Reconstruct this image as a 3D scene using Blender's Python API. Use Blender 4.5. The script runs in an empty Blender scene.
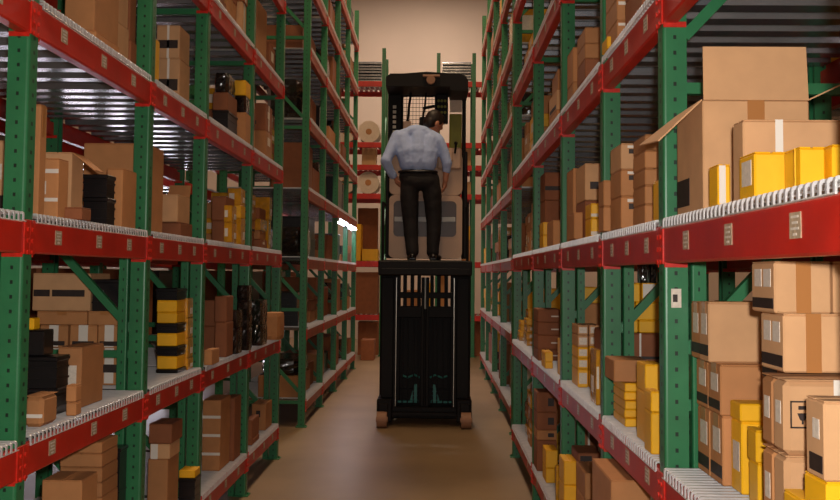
import bpy, math, random
from mathutils import Vector, Matrix, Euler
random.seed(11)
SC = bpy.context.scene
COL = SC.collection
PI = math.pi

# ------------------------------------------------------------------ camera
F = 920.0; PP = (420.0, 225.0); EYE = 1.7
cy = Vector((436-PP[0], 274-PP[1], F)).normalized()
cu = Vector((579-PP[0], -17100-PP[1], F)).normalized()
cu = (cu - cy*cu.dot(cy)).normalized()
cx = cy.cross(cu)
if cx.x < 0: cx = -cx
def ray(px, py):
    d = Vector((px-PP[0], py-PP[1], F)).normalized()
    return Vector((d.dot(cx), d.dot(cy), d.dot(cu)))
def at(px, py, y):                      # the point that stands at depth y behind a pixel
    d = ray(px, py); return d*(y/d.y) + Vector((0, 0, EYE))
cam_d = bpy.data.cameras.new('camera'); cam = bpy.data.objects.new('camera', cam_d); COL.objects.link(cam)
right = Vector((cx.x, cy.x, cu.x)); down = Vector((cx.y, cy.y, cu.y)); fwd = Vector((cx.z, cy.z, cu.z))
M = Matrix((right, -down, -fwd)).transposed().to_4x4(); M.translation = (0, 0, EYE)
cam.matrix_world = M
cam_d.sensor_fit = 'HORIZONTAL'; cam_d.sensor_width = 36; cam_d.lens = 36*F/840
cam_d.shift_y = (PP[1]-250)/840; cam_d.clip_start = .05; cam_d.clip_end = 200
SC.camera = cam

# --------------------------------------------------------------- materials
def srgb(r, g, b):
    f = lambda c: (c/255/12.92) if c/255 <= .04045 else ((c/255+.055)/1.055)**2.4
    return (f(r), f(g), f(b), 1)
def mat(name, col, rough=.5, metal=0., noise=0., nscale=30., vary=0., bump=0., spec=.5, emit=None, estr=0., stretch=(1,1,1)):
    m = bpy.data.materials.new(name); m.use_nodes = True
    nt = m.node_tree; N = nt.nodes; L = nt.links
    b = N['Principled BSDF']; b.inputs['Roughness'].default_value = rough; b.inputs['Metallic'].default_value = metal
    b.inputs['Specular IOR Level'].default_value = spec
    b.inputs['Base Color'].default_value = col
    last = None
    if noise or bump:
        tc = N.new('ShaderNodeTexCoord'); mp = N.new('ShaderNodeMapping'); mp.inputs['Scale'].default_value = stretch
        L.new(tc.outputs['Object'], mp.inputs['Vector'])
        nz = N.new('ShaderNodeTexNoise'); nz.inputs['Scale'].default_value = nscale; nz.inputs['Detail'].default_value = 6
        L.new(mp.outputs['Vector'], nz.inputs['Vector'])
        if noise:
            r = N.new('ShaderNodeMapRange'); r.inputs['From Min'].default_value = .3; r.inputs['From Max'].default_value = .7
            r.inputs['To Min'].default_value = 1-noise; r.inputs['To Max'].default_value = 1+noise
            L.new(nz.outputs['Fac'], r.inputs['Value']); last = r.outputs['Result']
        if bump:
            bp = N.new('ShaderNodeBump'); bp.inputs['Strength'].default_value = bump; bp.inputs['Distance'].default_value = .01
            L.new(nz.outputs['Fac'], bp.inputs['Height']); L.new(bp.outputs['Normal'], b.inputs['Normal'])
    if vary:
        oi = N.new('ShaderNodeObjectInfo'); r2 = N.new('ShaderNodeMapRange')
        r2.inputs['To Min'].default_value = 1-vary; r2.inputs['To Max'].default_value = 1+vary
        L.new(oi.outputs['Random'], r2.inputs['Value'])
        if last is None: last = r2.outputs['Result']
        else:
            mu = N.new('ShaderNodeMath'); mu.operation = 'MULTIPLY'
            L.new(last, mu.inputs[0]); L.new(r2.outputs['Result'], mu.inputs[1]); last = mu.outputs[0]
    if last is not None:
        hs = N.new('ShaderNodeHueSaturation'); hs.inputs['Color'].default_value = col
        L.new(last, hs.inputs['Value']); L.new(hs.outputs['Color'], b.inputs['Base Color'])
    if emit:
        b.inputs['Emission Color'].default_value = emit; b.inputs['Emission Strength'].default_value = estr
    return m
def post_mat():
    m = mat('green_post_paint', srgb(42, 112, 70), .38, noise=.12, nscale=9)
    nt = m.node_tree; N = nt.nodes; L = nt.links; b = N['Principled BSDF']
    tc = N.new('ShaderNodeTexCoord'); sp = N.new('ShaderNodeSeparateXYZ'); L.new(tc.outputs['Object'], sp.inputs[0])
    nm = N.new('ShaderNodeSeparateXYZ'); L.new(tc.outputs['Normal'], nm.inputs[0])
    def math_(op, a, bb=None):
        n = N.new('ShaderNodeMath'); n.operation = op
        for i, v in enumerate((a, bb)):
            if v is None: continue
            if isinstance(v, (int, float)): n.inputs[i].default_value = v
            else: L.new(v, n.inputs[i])
        return n.outputs[0]
    zf = math_('FRACT', math_('DIVIDE', math_('ADD', sp.outputs['Z'], 10.), .0508))
    zm = math_('LESS_THAN', math_('ABSOLUTE', math_('SUBTRACT', zf, .5)), .13)
    xm = math_('LESS_THAN', math_('ABSOLUTE', sp.outputs['X']), .005)
    ym = math_('LESS_THAN', math_('ABSOLUTE', sp.outputs['Y']), .0075)
    side = math_('GREATER_THAN', math_('ABSOLUTE', nm.outputs['Y']), .7)
    front = math_('GREATER_THAN', math_('ABSOLUTE', nm.outputs['X']), .7)
    mask = math_('MULTIPLY', zm, math_('ADD', math_('MULTIPLY', xm, side), math_('MULTIPLY', ym, front)))
    mix = N.new('ShaderNodeMix'); mix.data_type = 'RGBA'
    src = b.inputs['Base Color'].links[0].from_socket
    L.new(mask, mix.inputs['Factor']); L.new(src, mix.inputs['A']); mix.inputs['B'].default_value = (.008, .022, .013, 1)
    L.new(mix.outputs['Result'], b.inputs['Base Color'])
    return m
MT = dict(
    floor=mat('sealed_concrete', srgb(134, 110, 82), .42, noise=.18, nscale=1.1, bump=.05),
    wall=mat('painted_wall', srgb(206, 184, 166), .8, noise=.04, nscale=.8),
    ceiling=mat('ceiling_deck', srgb(150, 140, 130), .8, noise=.1, nscale=2),
    post=post_mat(),
    brace=mat('green_brace_paint', srgb(42, 112, 70), .38, noise=.1, nscale=12),
    beam=mat('red_beam_paint', srgb(190, 35, 20), .42, noise=.14, nscale=7, vary=.06),
    beam_orange_lit=mat('orange_lit_red_paint', srgb(168, 66, 44), .45, noise=.18, nscale=6, vary=.08),  # red shifted to orange: the far beams' warm light put into the colour
    conn=mat('bright_red_connector', srgb(194, 34, 17), .4, noise=.2, nscale=40),
    zinc=mat('galvanized_wire', srgb(206, 205, 205), .34, .4, noise=.1, nscale=20),
    sheet=mat('galvanized_channel', srgb(150, 152, 158), .24, .8, noise=.12, nscale=4),
    tag=mat('location_label', srgb(176, 152, 124), .6, noise=.25, nscale=90, stretch=(1, 1, .35)),
    card=mat('corrugated_cardboard', srgb(178, 122, 74), .75, noise=.07, nscale=14, vary=.14, bump=.06),
    card_pale=mat('pale_cardboard', srgb(196, 150, 106), .75, noise=.06, nscale=14, vary=.08, bump=.06),
    card_dark=mat('dark_cardboard', srgb(140, 82, 48), .75, noise=.09, nscale=14, vary=.14, bump=.06),
    yellow=mat('yellow_carton_board', srgb(232, 172, 14), .5, noise=.06, nscale=12, vary=.08),
    tape=mat('clear_brown_tape', srgb(168, 112, 62), .28),
    wtape_glint=mat('white_tape_and_glint', srgb(222, 214, 202), .25),
    lab=mat('shipping_label', srgb(212, 200, 184), .5, noise=.12, nscale=90),
    ink=mat('black_print', srgb(40, 26, 20), .6, noise=.3, nscale=60),
    black=mat('black_plastic', srgb(22, 20, 22), .3, noise=.2, nscale=10, vary=.2),
    wrap=mat('dark_shrink_wrap', srgb(26, 20, 18), .12, noise=.6, nscale=14, bump=.6, spec=.9),
    gold=mat('gold_shrink_wrap', srgb(196, 138, 30), .12, noise=.25, nscale=20, bump=.6, spec=.9),
    truck=mat('black_truck_paint', srgb(15, 10, 11), .6, noise=.2, nscale=6, spec=.25),
    cream=mat('beige_cab_panel', srgb(204, 168, 142), .5, noise=.05, nscale=4),
    steel=mat('bright_mast_steel', srgb(190, 184, 172), .3, .6),
    teal=mat('teal_hydraulic_part', srgb(30, 116, 110), .45),
    olive=mat('olive_panel', srgb(122, 122, 14), .5, noise=.12, nscale=9),
    wheel=mat('tan_polyurethane', srgb(150, 108, 82), .6),
    rubber=mat('black_rubber', srgb(16, 15, 16), .6),
    glass=mat('smoked_panel', srgb(70, 50, 42), .4),
    skin=mat('skin', srgb(196, 132, 104), .55),
    hair=mat('dark_brown_hair', srgb(34, 18, 12), .5, noise=.3, nscale=80, stretch=(1, 1, .2)),
    shirt=mat('light_blue_cotton', srgb(174, 194, 240), .8, noise=.05, nscale=22, bump=.12),
    trousers=mat('black_trousers', srgb(22, 16, 18), .8, noise=.15, nscale=20),
    leather=mat('black_leather', srgb(16, 12, 12), .35),
    white=mat('white_roll_paper', srgb(220, 200, 180), .6, noise=.05),
    tube=mat('glare_tube', (1, 1, 1, 1), .4, emit=(.88, .80, 1, 1), estr=26),
    streak_glow=mat('deck_streak_glow', (1, 1, 1, 1), .4, emit=(.92, .86, 1, 1), estr=17),
    lampbody=mat('lamp_housing', srgb(190, 190, 190), .5),
)

# ------------------------------------------------------------ mesh helpers
class MB:
    def __init__(s): s.v = []; s.f = []; s.m = []; s.mi = 0
    def add(s, vs, fs):
        o = len(s.v); s.v += [tuple(p) for p in vs]; s.f += [tuple(i+o for i in f) for f in fs]; s.m += [s.mi]*len(fs)
    def box(s, x0, x1, y0, y1, z0, z1):
        v = [(x, y, z) for z in (z0, z1) for y in (y0, y1) for x in (x0, x1)]
        s.add(v, [(0, 2, 3, 1), (4, 5, 7, 6), (0, 1, 5, 4), (2, 6, 7, 3), (0, 4, 6, 2), (1, 3, 7, 5)])
    def cbox(s, x0, x1, y0, y1, z0, z1, c=.004):          # chamfered box
        lo = (x0, y0, z0); hi = (x1, y1, z1); vs = []; idx = {}
        for sx in (0, 1):
            for sy in (0, 1):
                for sz in (0, 1):
                    b = [(hi if q else lo)[k] for k, q in enumerate((sx, sy, sz))]
                    inn = [b[k] + (-c if q else c) for k, q in enumerate((sx, sy, sz))]
                    for ax in range(3):
                        p = list(inn); p[ax] = b[ax]; idx[(sx, sy, sz, ax)] = len(vs); vs.append(p)
        fs = []
        for ax in range(3):
            o1, o2 = [a for a in range(3) if a != ax]
            for q in (0, 1):
                k = []
                for a, bb in ((0, 0), (1, 0), (1, 1), (0, 1)):
                    t = [0]*3; t[ax] = q; t[o1] = a; t[o2] = bb; k.append(idx[(*t, ax)])
                flip = (q == 0) ^ (ax == 1)
                fs.append(tuple(k[::-1] if flip else k))
            for a in (0, 1):                                # edge chamfers along ax
                for bb in (0, 1):
                    t0 = [0]*3; t0[o1] = a; t0[o2] = bb; t1 = list(t0); t1[ax] = 1
                    fs.append((idx[(*t0, o1)], idx[(*t1, o1)], idx[(*t1, o2)], idx[(*t0, o2)]))
        for sx in (0, 1):
            for sy in (0, 1):
                for sz in (0, 1): fs.append(tuple(idx[(sx, sy, sz, a)] for a in range(3)))
        s.add(vs, fs)
    def prism(s, pts, a, b, axis=2):                        # polygon swept along an axis
        n = len(pts)
        def P(p, t): q = [p[0], p[1]]; q.insert(axis, t); return q
        vs = [P(p, a) for p in pts] + [P(p, b) for p in pts]
        s.add(vs, [tuple(range(n))[::-1], tuple(range(n, 2*n))] + [(i, (i+1) % n, n+(i+1) % n, n+i) for i in range(n)])
    def tube(s, pts, r, n=8, cap=True):
        pts = [Vector(p) for p in pts]; rs = r if isinstance(r, (list, tuple)) else [r]*len(pts); rings = []
        for i, p in enumerate(pts):
            d = (pts[min(i+1, len(pts)-1)] - pts[max(i-1, 0)]).normalized()
            u = d.orthogonal().normalized() if i == 0 else (pu - d*pu.dot(d)).normalized()
            pu = u; w = d.cross(u); rings.append([p + (u*math.cos(2*PI*k/n) + w*math.sin(2*PI*k/n))*rs[i] for k in range(n)])
        vs = [q for g in rings for q in g]; fs = []
        for i in range(len(pts)-1):
            for k in range(n): fs.append((i*n+k, i*n+(k+1) % n, (i+1)*n+(k+1) % n, (i+1)*n+k))
        if cap: fs += [tuple(range(n))[::-1], tuple(range((len(pts)-1)*n, len(pts)*n))]
        s.add(vs, fs)
    def ell(s, c, r, nu=14, nv=9, rot=None):
        c = Vector(c); vs = []; fs = []
        for j in range(nv+1):
            t = PI*j/nv
            for i in range(nu):
                a = 2*PI*i/nu; p = Vector((r[0]*math.sin(t)*math.cos(a), r[1]*math.sin(t)*math.sin(a), r[2]*math.cos(t)))
                if rot: p.rotate(rot)
                vs.append(c+p)
        for j in range(nv):
            for i in range(nu): fs.append((j*nu+i, (j+1)*nu+i, (j+1)*nu+(i+1) % nu, j*nu+(i+1) % nu))
        s.add(vs, fs)
    def limb(s, pts):                                        # tapered chain of (x,y,z,r)
        for a, b in zip(pts, pts[1:]): s.tube([a[:3], b[:3]], [a[3], b[3]], 12)
        for p in pts: s.ell(p[:3], (p[3],)*3, 12, 8)
    def mesh(s, name, mats, smooth=False):
        me = bpy.data.meshes.new(name); me.from_pydata(s.v, [], s.f)
        for m in (mats if isinstance(mats, (list, tuple)) else [mats]): me.materials.append(m)
        if any(s.m): me.polygons.foreach_set('material_index', s.m)
        if smooth: me.polygons.foreach_set('use_smooth', [True]*len(s.f))
        me.update(); return me
    def build(s, name, mats, parent=None, loc=(0, 0, 0), smooth=False):
        return link(name, s.mesh(name, mats, smooth), parent, loc)
def link(name, me, parent=None, loc=(0, 0, 0)):
    o = bpy.data.objects.new(name, me); COL.objects.link(o); o.parent = parent; o.location = loc; return o
def tag(o, label=None, cat=None, group=None, kind=None):
    for k, v in (('label', label), ('category', cat), ('group', group), ('kind', kind)):
        if v: o[k] = v
    return o
def thing(name, label, cat, loc=(0, 0, 0), group=None):
    return tag(link(name, None, None, loc), label, cat, group)

# ------------------------------------------------------------- room shell
def struct(name, m, *b):
    mb = MB(); mb.box(*b); return tag(mb.build(name, m), kind='structure')
struct('floor', MT['floor'], -14, 10, -5, 24, -.1, 0)
struct('wall_end', MT['wall'], -14, 10, 24, 24.2, 0, 9.4)
for n_, (xa_, xb_) in enumerate(((-12.2, -6.2),)):      # added, unseen glow in the end wall, for bright streaks under the decks
    struct(f'added_glow_panel_{n_+1}', MT['streak_glow'], xa_, xb_, 23.93, 23.99, .1, 1.3)
    fr = MB()
    fr.box(xa_-.12, xa_, 23.88, 23.999, 0, 3.42); fr.box(xb_, xb_+.12, 23.88, 23.999, 0, 3.42); fr.box(xa_, xb_, 23.88, 23.999, 1.3, 3.42)
    tag(fr.build(f'glow_panel_trim_{n_+1}', MT['lampbody']), kind='structure')
struct('wall_start', MT['wall'], -14, 10, -5.2, -5, 0, 9.4)
struct('wall_west', MT['wall'], -14.2, -14, -5, 24, 0, 9.4)
struct('wall_east', MT['wall'], 10, 10.2, -5, 24, 0, 9.4)
struct('ceiling', MT['ceiling'], -14, 10, -5, 24, 9.4, 9.6)

# ------------------------------------------------------------------ racks
XL, XR, XRF = -1.434, .727, .815        # aisle faces
DEEP = 1.0
LEV = [.31, 1.10, 1.885, 2.66, 3.45, 4.25, 5.05, 5.85]      # deck heights
BH = .113                                                    # beam height
PW = .076
def c_post(h, base=0.):       # C section, web towards -x; centred on origin
    w = PW/2; t = .006; r = .01
    mb = MB()
    def arc(cx_, cy_, a0, a1, rr): return [(cx_+rr*math.cos(math.radians(a0+(a1-a0)*i/3)), cy_+rr*math.sin(math.radians(a0+(a1-a0)*i/3))) for i in range(4)]
    out = [(w, -w+.018), (w, -w)] + arc(-w+r, -w+r, 270, 180, r) + arc(-w+r, w-r, 180, 90, r) + [(w, w), (w, w-.018)]
    inn = [(w-t, w-.018), (w-t, w-t), (-w+t, w-t), (-w+t, -w+t), (w-t, -w+t), (w-t, -w+.018)]
    # build as quads strip: outer skin then inner skin
    pts = out + inn
    n = len(pts); vs = [(x, y, base) for x, y in pts] + [(x, y, h) for x, y in pts]
    mb.add(vs, [(i, n+i, n+(i+1) % n, (i+1) % n) for i in range(n)])
    # end caps (strips)
    o_ = [0, 1, 2, 5, 6, 9, 10, 11]; i_ = [n-1, n-2, n-3, n-3, n-4, n-4, n-5, n-6]
    for b in (0, n):
        for k in range(7): mb.add([vs[o_[k]+b], vs[o_[k+1]+b], vs[i_[k+1]+b], vs[i_[k]+b]], [(0, 1, 2, 3)])
    return mb
def mesh_cache(fn, cache={}):
    def g(*a):
        if (fn, a) not in cache: cache[(fn, a)] = fn(*a)
        return cache[(fn, a)]
    return g
@mesh_cache
def m_post(h, dirn):
    mb = c_post(h)
    if dirn > 0: mb.v = [(-x, -y, z) for x, y, z in mb.v]
    return mb.mesh('post', MT['post'])
@mesh_cache
def m_foot():
    mb = MB(); mb.cbox(-.06, .06, -.055, .055, 0, .008, .002)
    for sx in (-1, 1): mb.tube([(sx*.048, 0, .008), (sx*.048, 0, .022)], .008, 6)
    return mb.mesh('foot_plate', MT['brace'])
@mesh_cache
def m_brace(dx, dz):
    mb = MB(); L_ = math.hypot(dx, dz); a = math.atan2(dz, dx); ca, sa = math.cos(a), math.sin(a)
    t = MB(); t.box(0, L_, -.016, -.012, -.018, .018); t.box(0, L_, -.012, .016, -.018, -.014); t.box(0, L_, -.012, .016, .014, .018)
    mb.add([(x*ca-z*sa, y, x*sa+z*ca) for x, y, z in t.v], t.f); return mb.mesh('brace', MT['brace'])
@mesh_cache
def m_beam(L_, orange_lit):        # local: y 0..L, x 0 = aisle face going +x into rack, z top = 0, with a step for the deck
    mb = MB(); pts = [(0, -BH+.006), (.006, -BH), (.044, -BH), (.05, -BH+.006), (.05, -.03), (.026, -.03), (.026, 0), (.006, 0), (0, -.006)]
    mb.prism([(p[0], p[1]) for p in pts], 0, L_, 1)
    return mb.mesh('beam', MT['beam_orange_lit'] if orange_lit else MT['beam'])
@mesh_cache
def m_conn(end):            # angle plate: leg on the aisle face of the post, leg down its side; local y=0 is beam end
    mb = MB(); s = 1 if end else -1
    y = lambda a, b: (min(s*a, s*b), max(s*a, s*b))
    mb.cbox(-.006, .0, *y(-.004, PW/2-.001), -BH-.004, .004, .001)
    mb.cbox(0, .074, *y(-.006, -.001), -BH-.014, -BH+.004, .001)
    for k in range(3): mb.tube([(-.006, s*.02, -.03-.04*k), (-.011, s*.02, -.03-.04*k)], .008, 8)
    return mb.mesh('connector', MT['conn'])
@mesh_cache
def m_tag():
    mb = MB(); mb.cbox(-.002, 0, -.03, .03, -.027, .027, .0006); mb.mi = 1
    for k, w in enumerate((.012, .009, .013, .006)): mb.box(-.0028, -.002, -w*1.6, w*1.6, .015-.012*k, .02-.012*k)
    return mb.mesh('location_tag', [MT['tag'], MT['lab']])
@mesh_cache
def m_deck(L_, fine):       # wire deck: y 0..L, x 0 = aisle face, z 0 = beam top
    mb = MB(); n = max(4, round(L_/(.034 if fine else .052))); w = .0048 if fine else .006
    for i in range(n):
        y = (i+.5)*L_/n
        if fine:
            mb.box(-.002, DEEP-.03, y-w, y+w, .004, .012)
            mb.prism([(-.002, .012), (-.007, .009), (-.009, .003), (-.009, -.022), (-.0045, -.022), (-.0045, 0), (-.002, .004)], y-w, y+w, 1)
        else:
            mb.box(-.010, DEEP-.03, y-w, y+w, .004, .012); mb.box(-.012, -.007, y-w, y+w, -.022, .008)
    mb.tube([(-.011, .004, -.021), (-.011, L_-.004, -.021)], .002, 5)
    for k in range(9 if fine else 5):
        x = .04 + k*(DEEP-.1)/(8 if fine else 4); mb.box(x-.003, x+.003, .004, L_-.004, -.0015, .004)
    mb.mi = 1; c = 3 if L_ > .4 else 2
    for k in range(c):      # flared support channels
        y = (k+.5)*L_/c
        mb.prism([(y-.062, -.002), (y-.045, -.002), (y-.036, -.032), (y+.036, -.032), (y+.045, -.002), (y+.062, -.002), (y+.062, -.004), (y+.048, -.004), (y+.039, -.035), (y-.039, -.035), (y-.048, -.004), (y-.062, -.004)], .06, DEEP-.06, 0)
    return mb.mesh('wire_deck', [MT['zinc'], MT['sheet']])
def place(o, d):            # racks on the west side are the same steel turned round to face the aisle
    return o
RACK_H = 6.45
def rack(label, xf, side, ys, levels, fine=True, tags=True, orange_lit=False, h=RACK_H, reinforced=True, origin=None, group=None, dz=0.):
    """side=+1: body extends to +x from xf; side=-1 to -x."""
    t = thing('pallet_rack', label, 'rack', (xf, ys[0], 0), group)
    X = lambda x: side*x
    def put(name, me, x, y, z, parent=t, flip=True):
        o = link(name, me, parent, (X(x), y, z) if parent is t else (x, y, z)); return o
    for y in ys:
        y -= ys[0]
        for (x, hh, dr) in ((PW/2, h, 1), (DEEP-PW/2, h, -1)) + (((PW+.012+.3*PW, 1.88, 1),) if reinforced else ()):
            p = link('post', m_post(hh, -side*dr), t, (X(x), y+PW/2, 0))
            if hh == 1.88: p.scale = (.6, 1, 1); continue
            link('foot_plate', m_foot(), p)
        for k in range(int(h)):
            z = .27+1.02*k
            if z+.2 < h and not (k == 2 and not (side > 0 and abs(y-1.375) < .01)): link('brace', m_brace(side*(DEEP-2*PW), 0.), t, (X(PW), y+PW/2, z))
            if z+1.1 < h and not (k == 2 and not (side > 0 and abs(y-1.375) < .01)): link('brace', m_brace(side*(DEEP-2*PW), .9), t, (X(PW), y+PW/2, z+(.17 if side > 0 else .12)))
    for a, b in zip(ys, ys[1:]):
        y0 = a-ys[0]+PW; L_ = b-a-PW
        for lz in levels:
            zt = lz-.03+dz
            for rear in (0, 1):
                xo = 0 if not rear else DEEP
                s2 = side if not rear else -side
                bm = link('beam', m_beam(round(L_, 4), orange_lit), t, (X(xo), y0, zt)); bm.scale = (s2, 1, 1)
                if not rear or fine:
                    for e in (0, 1):
                        link('connector', m_conn(e), bm, (0, L_*e, 0))
                if tags and not rear:
                    for q in (.17, .5, .8): link('location_tag', m_tag(), bm, (0, L_*q, -.05))
            nd = 2
            for k in range(nd):
                d = link('wire_deck', m_deck(round(L_/nd-.006, 4), fine), t, (X(0), y0+.003+k*L_/nd, zt+.018)); d.scale = (side, 1, 1)
    return t
YL = [1.90, 3.17, 4.53, 5.64, 7.06, 8.46]
YR = [1.575, 2.95, 4.02, 5.34, 6.89, 8.68]
YLF = [10.20, 11.75, 13.3, 14.85, 16.4]
YRF = [9.9, 11.6, 13.3, 15.0, 16.7]
rack('red-beamed green pallet rack, the dimmer one ending at the cross-aisle gap', XL, -1, YL, LEV[:6], dz=.018)
RB = rack('red-beamed green pallet rack, the brighter one holding an open-flapped tall carton', XR, 1, YR, LEV[:6])
st = MB(); st.cbox(-.016, .016, -.0015, 0, -.03, .03, .0005); st.mi = 1; st.box(-.011, .004, -.0022, -.0015, -.012, .012)
st.build('post_sticker', [MT['lab'], MT['ink']], RB, (PW/2, YR[1]-YR[0], 1.63))
rack('orange-lit red and green pallet rack behind the cross-aisle gap, on the dim side', XL, -1, YLF, LEV, fine=False, tags=False, orange_lit=True, reinforced=False)
rack('orange-lit red and green pallet rack set back behind the bright rack, beside the truck', XRF, 1, YRF, LEV, fine=False, tags=False, orange_lit=True, reinforced=False)
rack('second row pallet rack backing onto the dim rack, seen through its bays', XL-DEEP-.16-DEEP, 1, [1.9, 4.53, 7.06, 9.7, 12.3, 14.9, 17.4], LEV[1:5], fine=False, tags=False, reinforced=False)
rack('second row pallet rack backing onto the bright rack, seen through its bays', XR+DEEP+.16+DEEP, -1, [1.66, 4.02, 6.89, 9.8], LEV[:5], fine=False, tags=False, reinforced=False)

# ---------------------------------------------------------- boxes and goods
def prep(kind): return kind
def carton(label, x0, x1, y0, y1, z0, z1, m='card', name='cardboard_carton', cat='box', group=None, tape='brown', marks=(), rot=0., aisle=None, lid=True, c=.004):
    """marks: (face, kind, u0, u1, v0, v1) in fractions of the face; face 'f' = towards the camera (-y), 'a' = towards the aisle."""
    w, d, h = x1-x0, y1-y0, z1-z0
    o = MB(); hw, hd = w/2, d/2
    if lid and h > .05:
        o.cbox(-hw, hw, -hd, hd, 0, h-.003, c)
        g = .0025
        if d >= w:
            o.cbox(-hw+.001, -g, -hd+.001, hd-.001, h-.0032, h, .0012); o.cbox(g, hw-.001, -hd+.001, hd-.001, h-.0032, h, .0012)
        else:
            o.cbox(-hw+.001, hw-.001, -hd+.001, -g, h-.0032, h, .0012); o.cbox(-hw+.001, hw-.001, g, hd-.001, h-.0032, h, .0012)
    else: o.cbox(-hw, hw, -hd, hd, 0, h, c)
    b = o.build(name, MT[m], None, ((x0+x1)/2, (y0+y1)/2, z0)); b.rotation_euler.z = rot
    tag(b, label, cat, group)
    if tape:
        t = MB(); tw = min(.024, .2*min(w, d)); e = .0008; dn = h*.28
        if tape == 'white': dn = h*.95
        if d >= w:
            t.box(-tw, tw, -hd-e, hd+e, h, h+e); t.box(-tw, tw, -hd-e, -hd, h-dn, h+e)
        else:
            t.box(-hw-e, hw+e, -tw, tw, h, h+e); t.box(-hw-e, -hw, -tw, tw, h-dn, h+e); t.box(hw, hw+e, -tw, tw, h-dn, h+e)
            if tape == 'white': t.box(-tw*.7, tw*.7, -hd-e, -hd, 0, h)
        t.build('tape', MT['wtape_glint' if tape == 'white' else 'tape'], b)
    for mk in marks:
        face, kind, u0, u1, v0, v1 = mk
        q = MB(); e = .0012
        if kind == 'sym':               # printed frame with two handling symbols
            ax, bx, az, bz = -hw+u0*w, -hw+u1*w, v0*h, v1*h; t_ = .0035; ww = bx-ax; hh = bz-az
            for r_ in ((ax, bx, az, az+t_), (ax, bx, bz-t_, bz), (ax, ax+t_, az, bz), (bx-t_, bx, az, bz), (ax+.2*ww, ax+.8*ww, az+.68*hh, az+.82*hh)): q.box(r_[0], r_[1], -hd-e, -hd, r_[2], r_[3])
            for sx_ in (.3, .7):
                c_ = ax+sx_*ww; q.prism([(c_-.13*ww, az+.55*hh), (c_+.13*ww, az+.55*hh), (c_+.06*ww, az+.3*hh), (c_+.02*ww, az+.28*hh), (c_+.02*ww, az+.15*hh), (c_-.02*ww, az+.15*hh), (c_-.02*ww, az+.28*hh), (c_-.06*ww, az+.3*hh)], -hd-e, -hd, 1)
            q.build('printed_mark', MT['ink'], b); continue
        if face == 'f': q.box(-hw+u0*w, -hw+u1*w, -hd-e, -hd, v0*h, v1*h)
        else:
            s = -1 if (x0+x1)/2 > 0 else 1
            xa, xb = (s*hw, s*(hw+e)) if s > 0 else (-hw-e, -hw)
            q.box(min(xa, xb), max(xa, xb), -hd+u0*d, -hd+u1*d, v0*h, v1*h)
        q.build('shipping_label' if kind == 'lab' else ('printed_mark' if kind == 'ink' else 'tape'), MT[{'lab': 'lab', 'ink': 'ink', 'tape': 'tape', 'wtape_glint': 'wtape_glint'}[kind]], b)
    return b
def pbox(label, px0, px1, pytop, y, base, depth, **k):     # width and top read off at depth y, resting on base
    a = at(px0, pytop, y); b_ = at(px1, pytop, y)
    return carton(label, a.x, b_.x, y, y+depth, base, a.z, **k)

def prints(side_marks=True):
    r = random.random()
    if r < .3: return [('f', 'ink', .2, .8, .22, .36), ('a', 'lab', .3, .6, .5, .75)]
    if r < .5: return [('a', 'lab', .3, .7, .5, .8), ('f', 'ink', .15, .5, .12, .3)]
    if r < .65: return [('a', 'ink', .1, .9, .12, .3)]
    return []
SHELF = ['floor-level', 'waist-high', 'head-high', 'overhead', 'upper', 'sixth', 'seventh', 'top']
ORD = ['first', 'second', 'third', 'fourth', 'fifth', 'sixth', 'seventh', 'eighth']
def tier_word(i, n):
    if n == 1: return 'alone as'
    if i == n-1: return 'topping'
    if i == 0: return 'under'
    return ORD[i]+' up in'
LOOK = {'card': 'tan carton', 'card_pale': 'pale carton', 'card_dark': 'dark brown carton', 'yellow': 'yellow parts box', 'black': 'black bin', 'wrap': 'dark wrapped parcel', 'gold': 'shiny gold parcel'}
NAME = {'yellow': ('parts_box', 'box'), 'black': ('storage_bin', 'bin'), 'wrap': ('wrapped_parcel', 'parcel'), 'gold': ('wrapped_parcel', 'parcel')}
def goods(m, label, x0, x1, y0, y1, z0, z1, group, plain=False):
    if m in ('card', 'card_pale', 'card_dark'):
        tp = random.choice(['brown', 'brown', 'white', None])
        return carton(label, x0, x1, y0, y1, z0, z1, m, group=group, tape=None if plain else tp, marks=[] if plain else prints(), rot=math.radians(random.uniform(-1.5, 1.5)))
    if m == 'yellow':
        return carton(label, x0, x1, y0, y1, z0, z1, m, 'parts_box', 'box', group, tape=None, marks=[] if plain else [('a', 'lab', .25, .7, .3, .7)])
    if m == 'black': return bin_(label, x0, x1, y0, y1, z0, z1, group)
    if m == 'gold': return carton(label, x0, x1, y0, y1, z0, z1, m, 'wrapped_parcel', 'parcel', group, None, [('f', 'lab', .1, .5, .3, .7), ('a', 'lab', .5, .9, .2, .5)])
    return parcel(label, x0, x1, y0, y1, z0, z1, group, m)
def bin_(label, x0, x1, y0, y1, z0, z1, group=None, front='black'):
    w, d, h = x1-x0, y1-y0, z1-z0; hw, hd = w/2, d/2; o = MB(); t = .006
    o.box(-hw, hw, -hd, hd, 0, t)
    o.box(-hw, -hw+t, -hd, hd, t, h-.02); o.box(hw-t, hw, -hd, hd, t, h-.02); o.box(-hw+t, hw-t, -hd, -hd+t, t, h-.02); o.box(-hw+t, hw-t, hd-t, hd, t, h-.02)
    for k in (.25, .6): o.box(-hw-.003, hw+.003, -hd-.003, hd+.003, h*k, h*k+.008)
    b = o.build('storage_bin', MT['black'], None, ((x0+x1)/2, (y0+y1)/2, z0)); tag(b, label, 'bin', group)
    l = MB(); l.cbox(-hw-.006, hw+.006, -hd-.006, hd+.006, h-.02, h-.0005, .004); l.build('lid', MT['black'], b)
    return b
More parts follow.
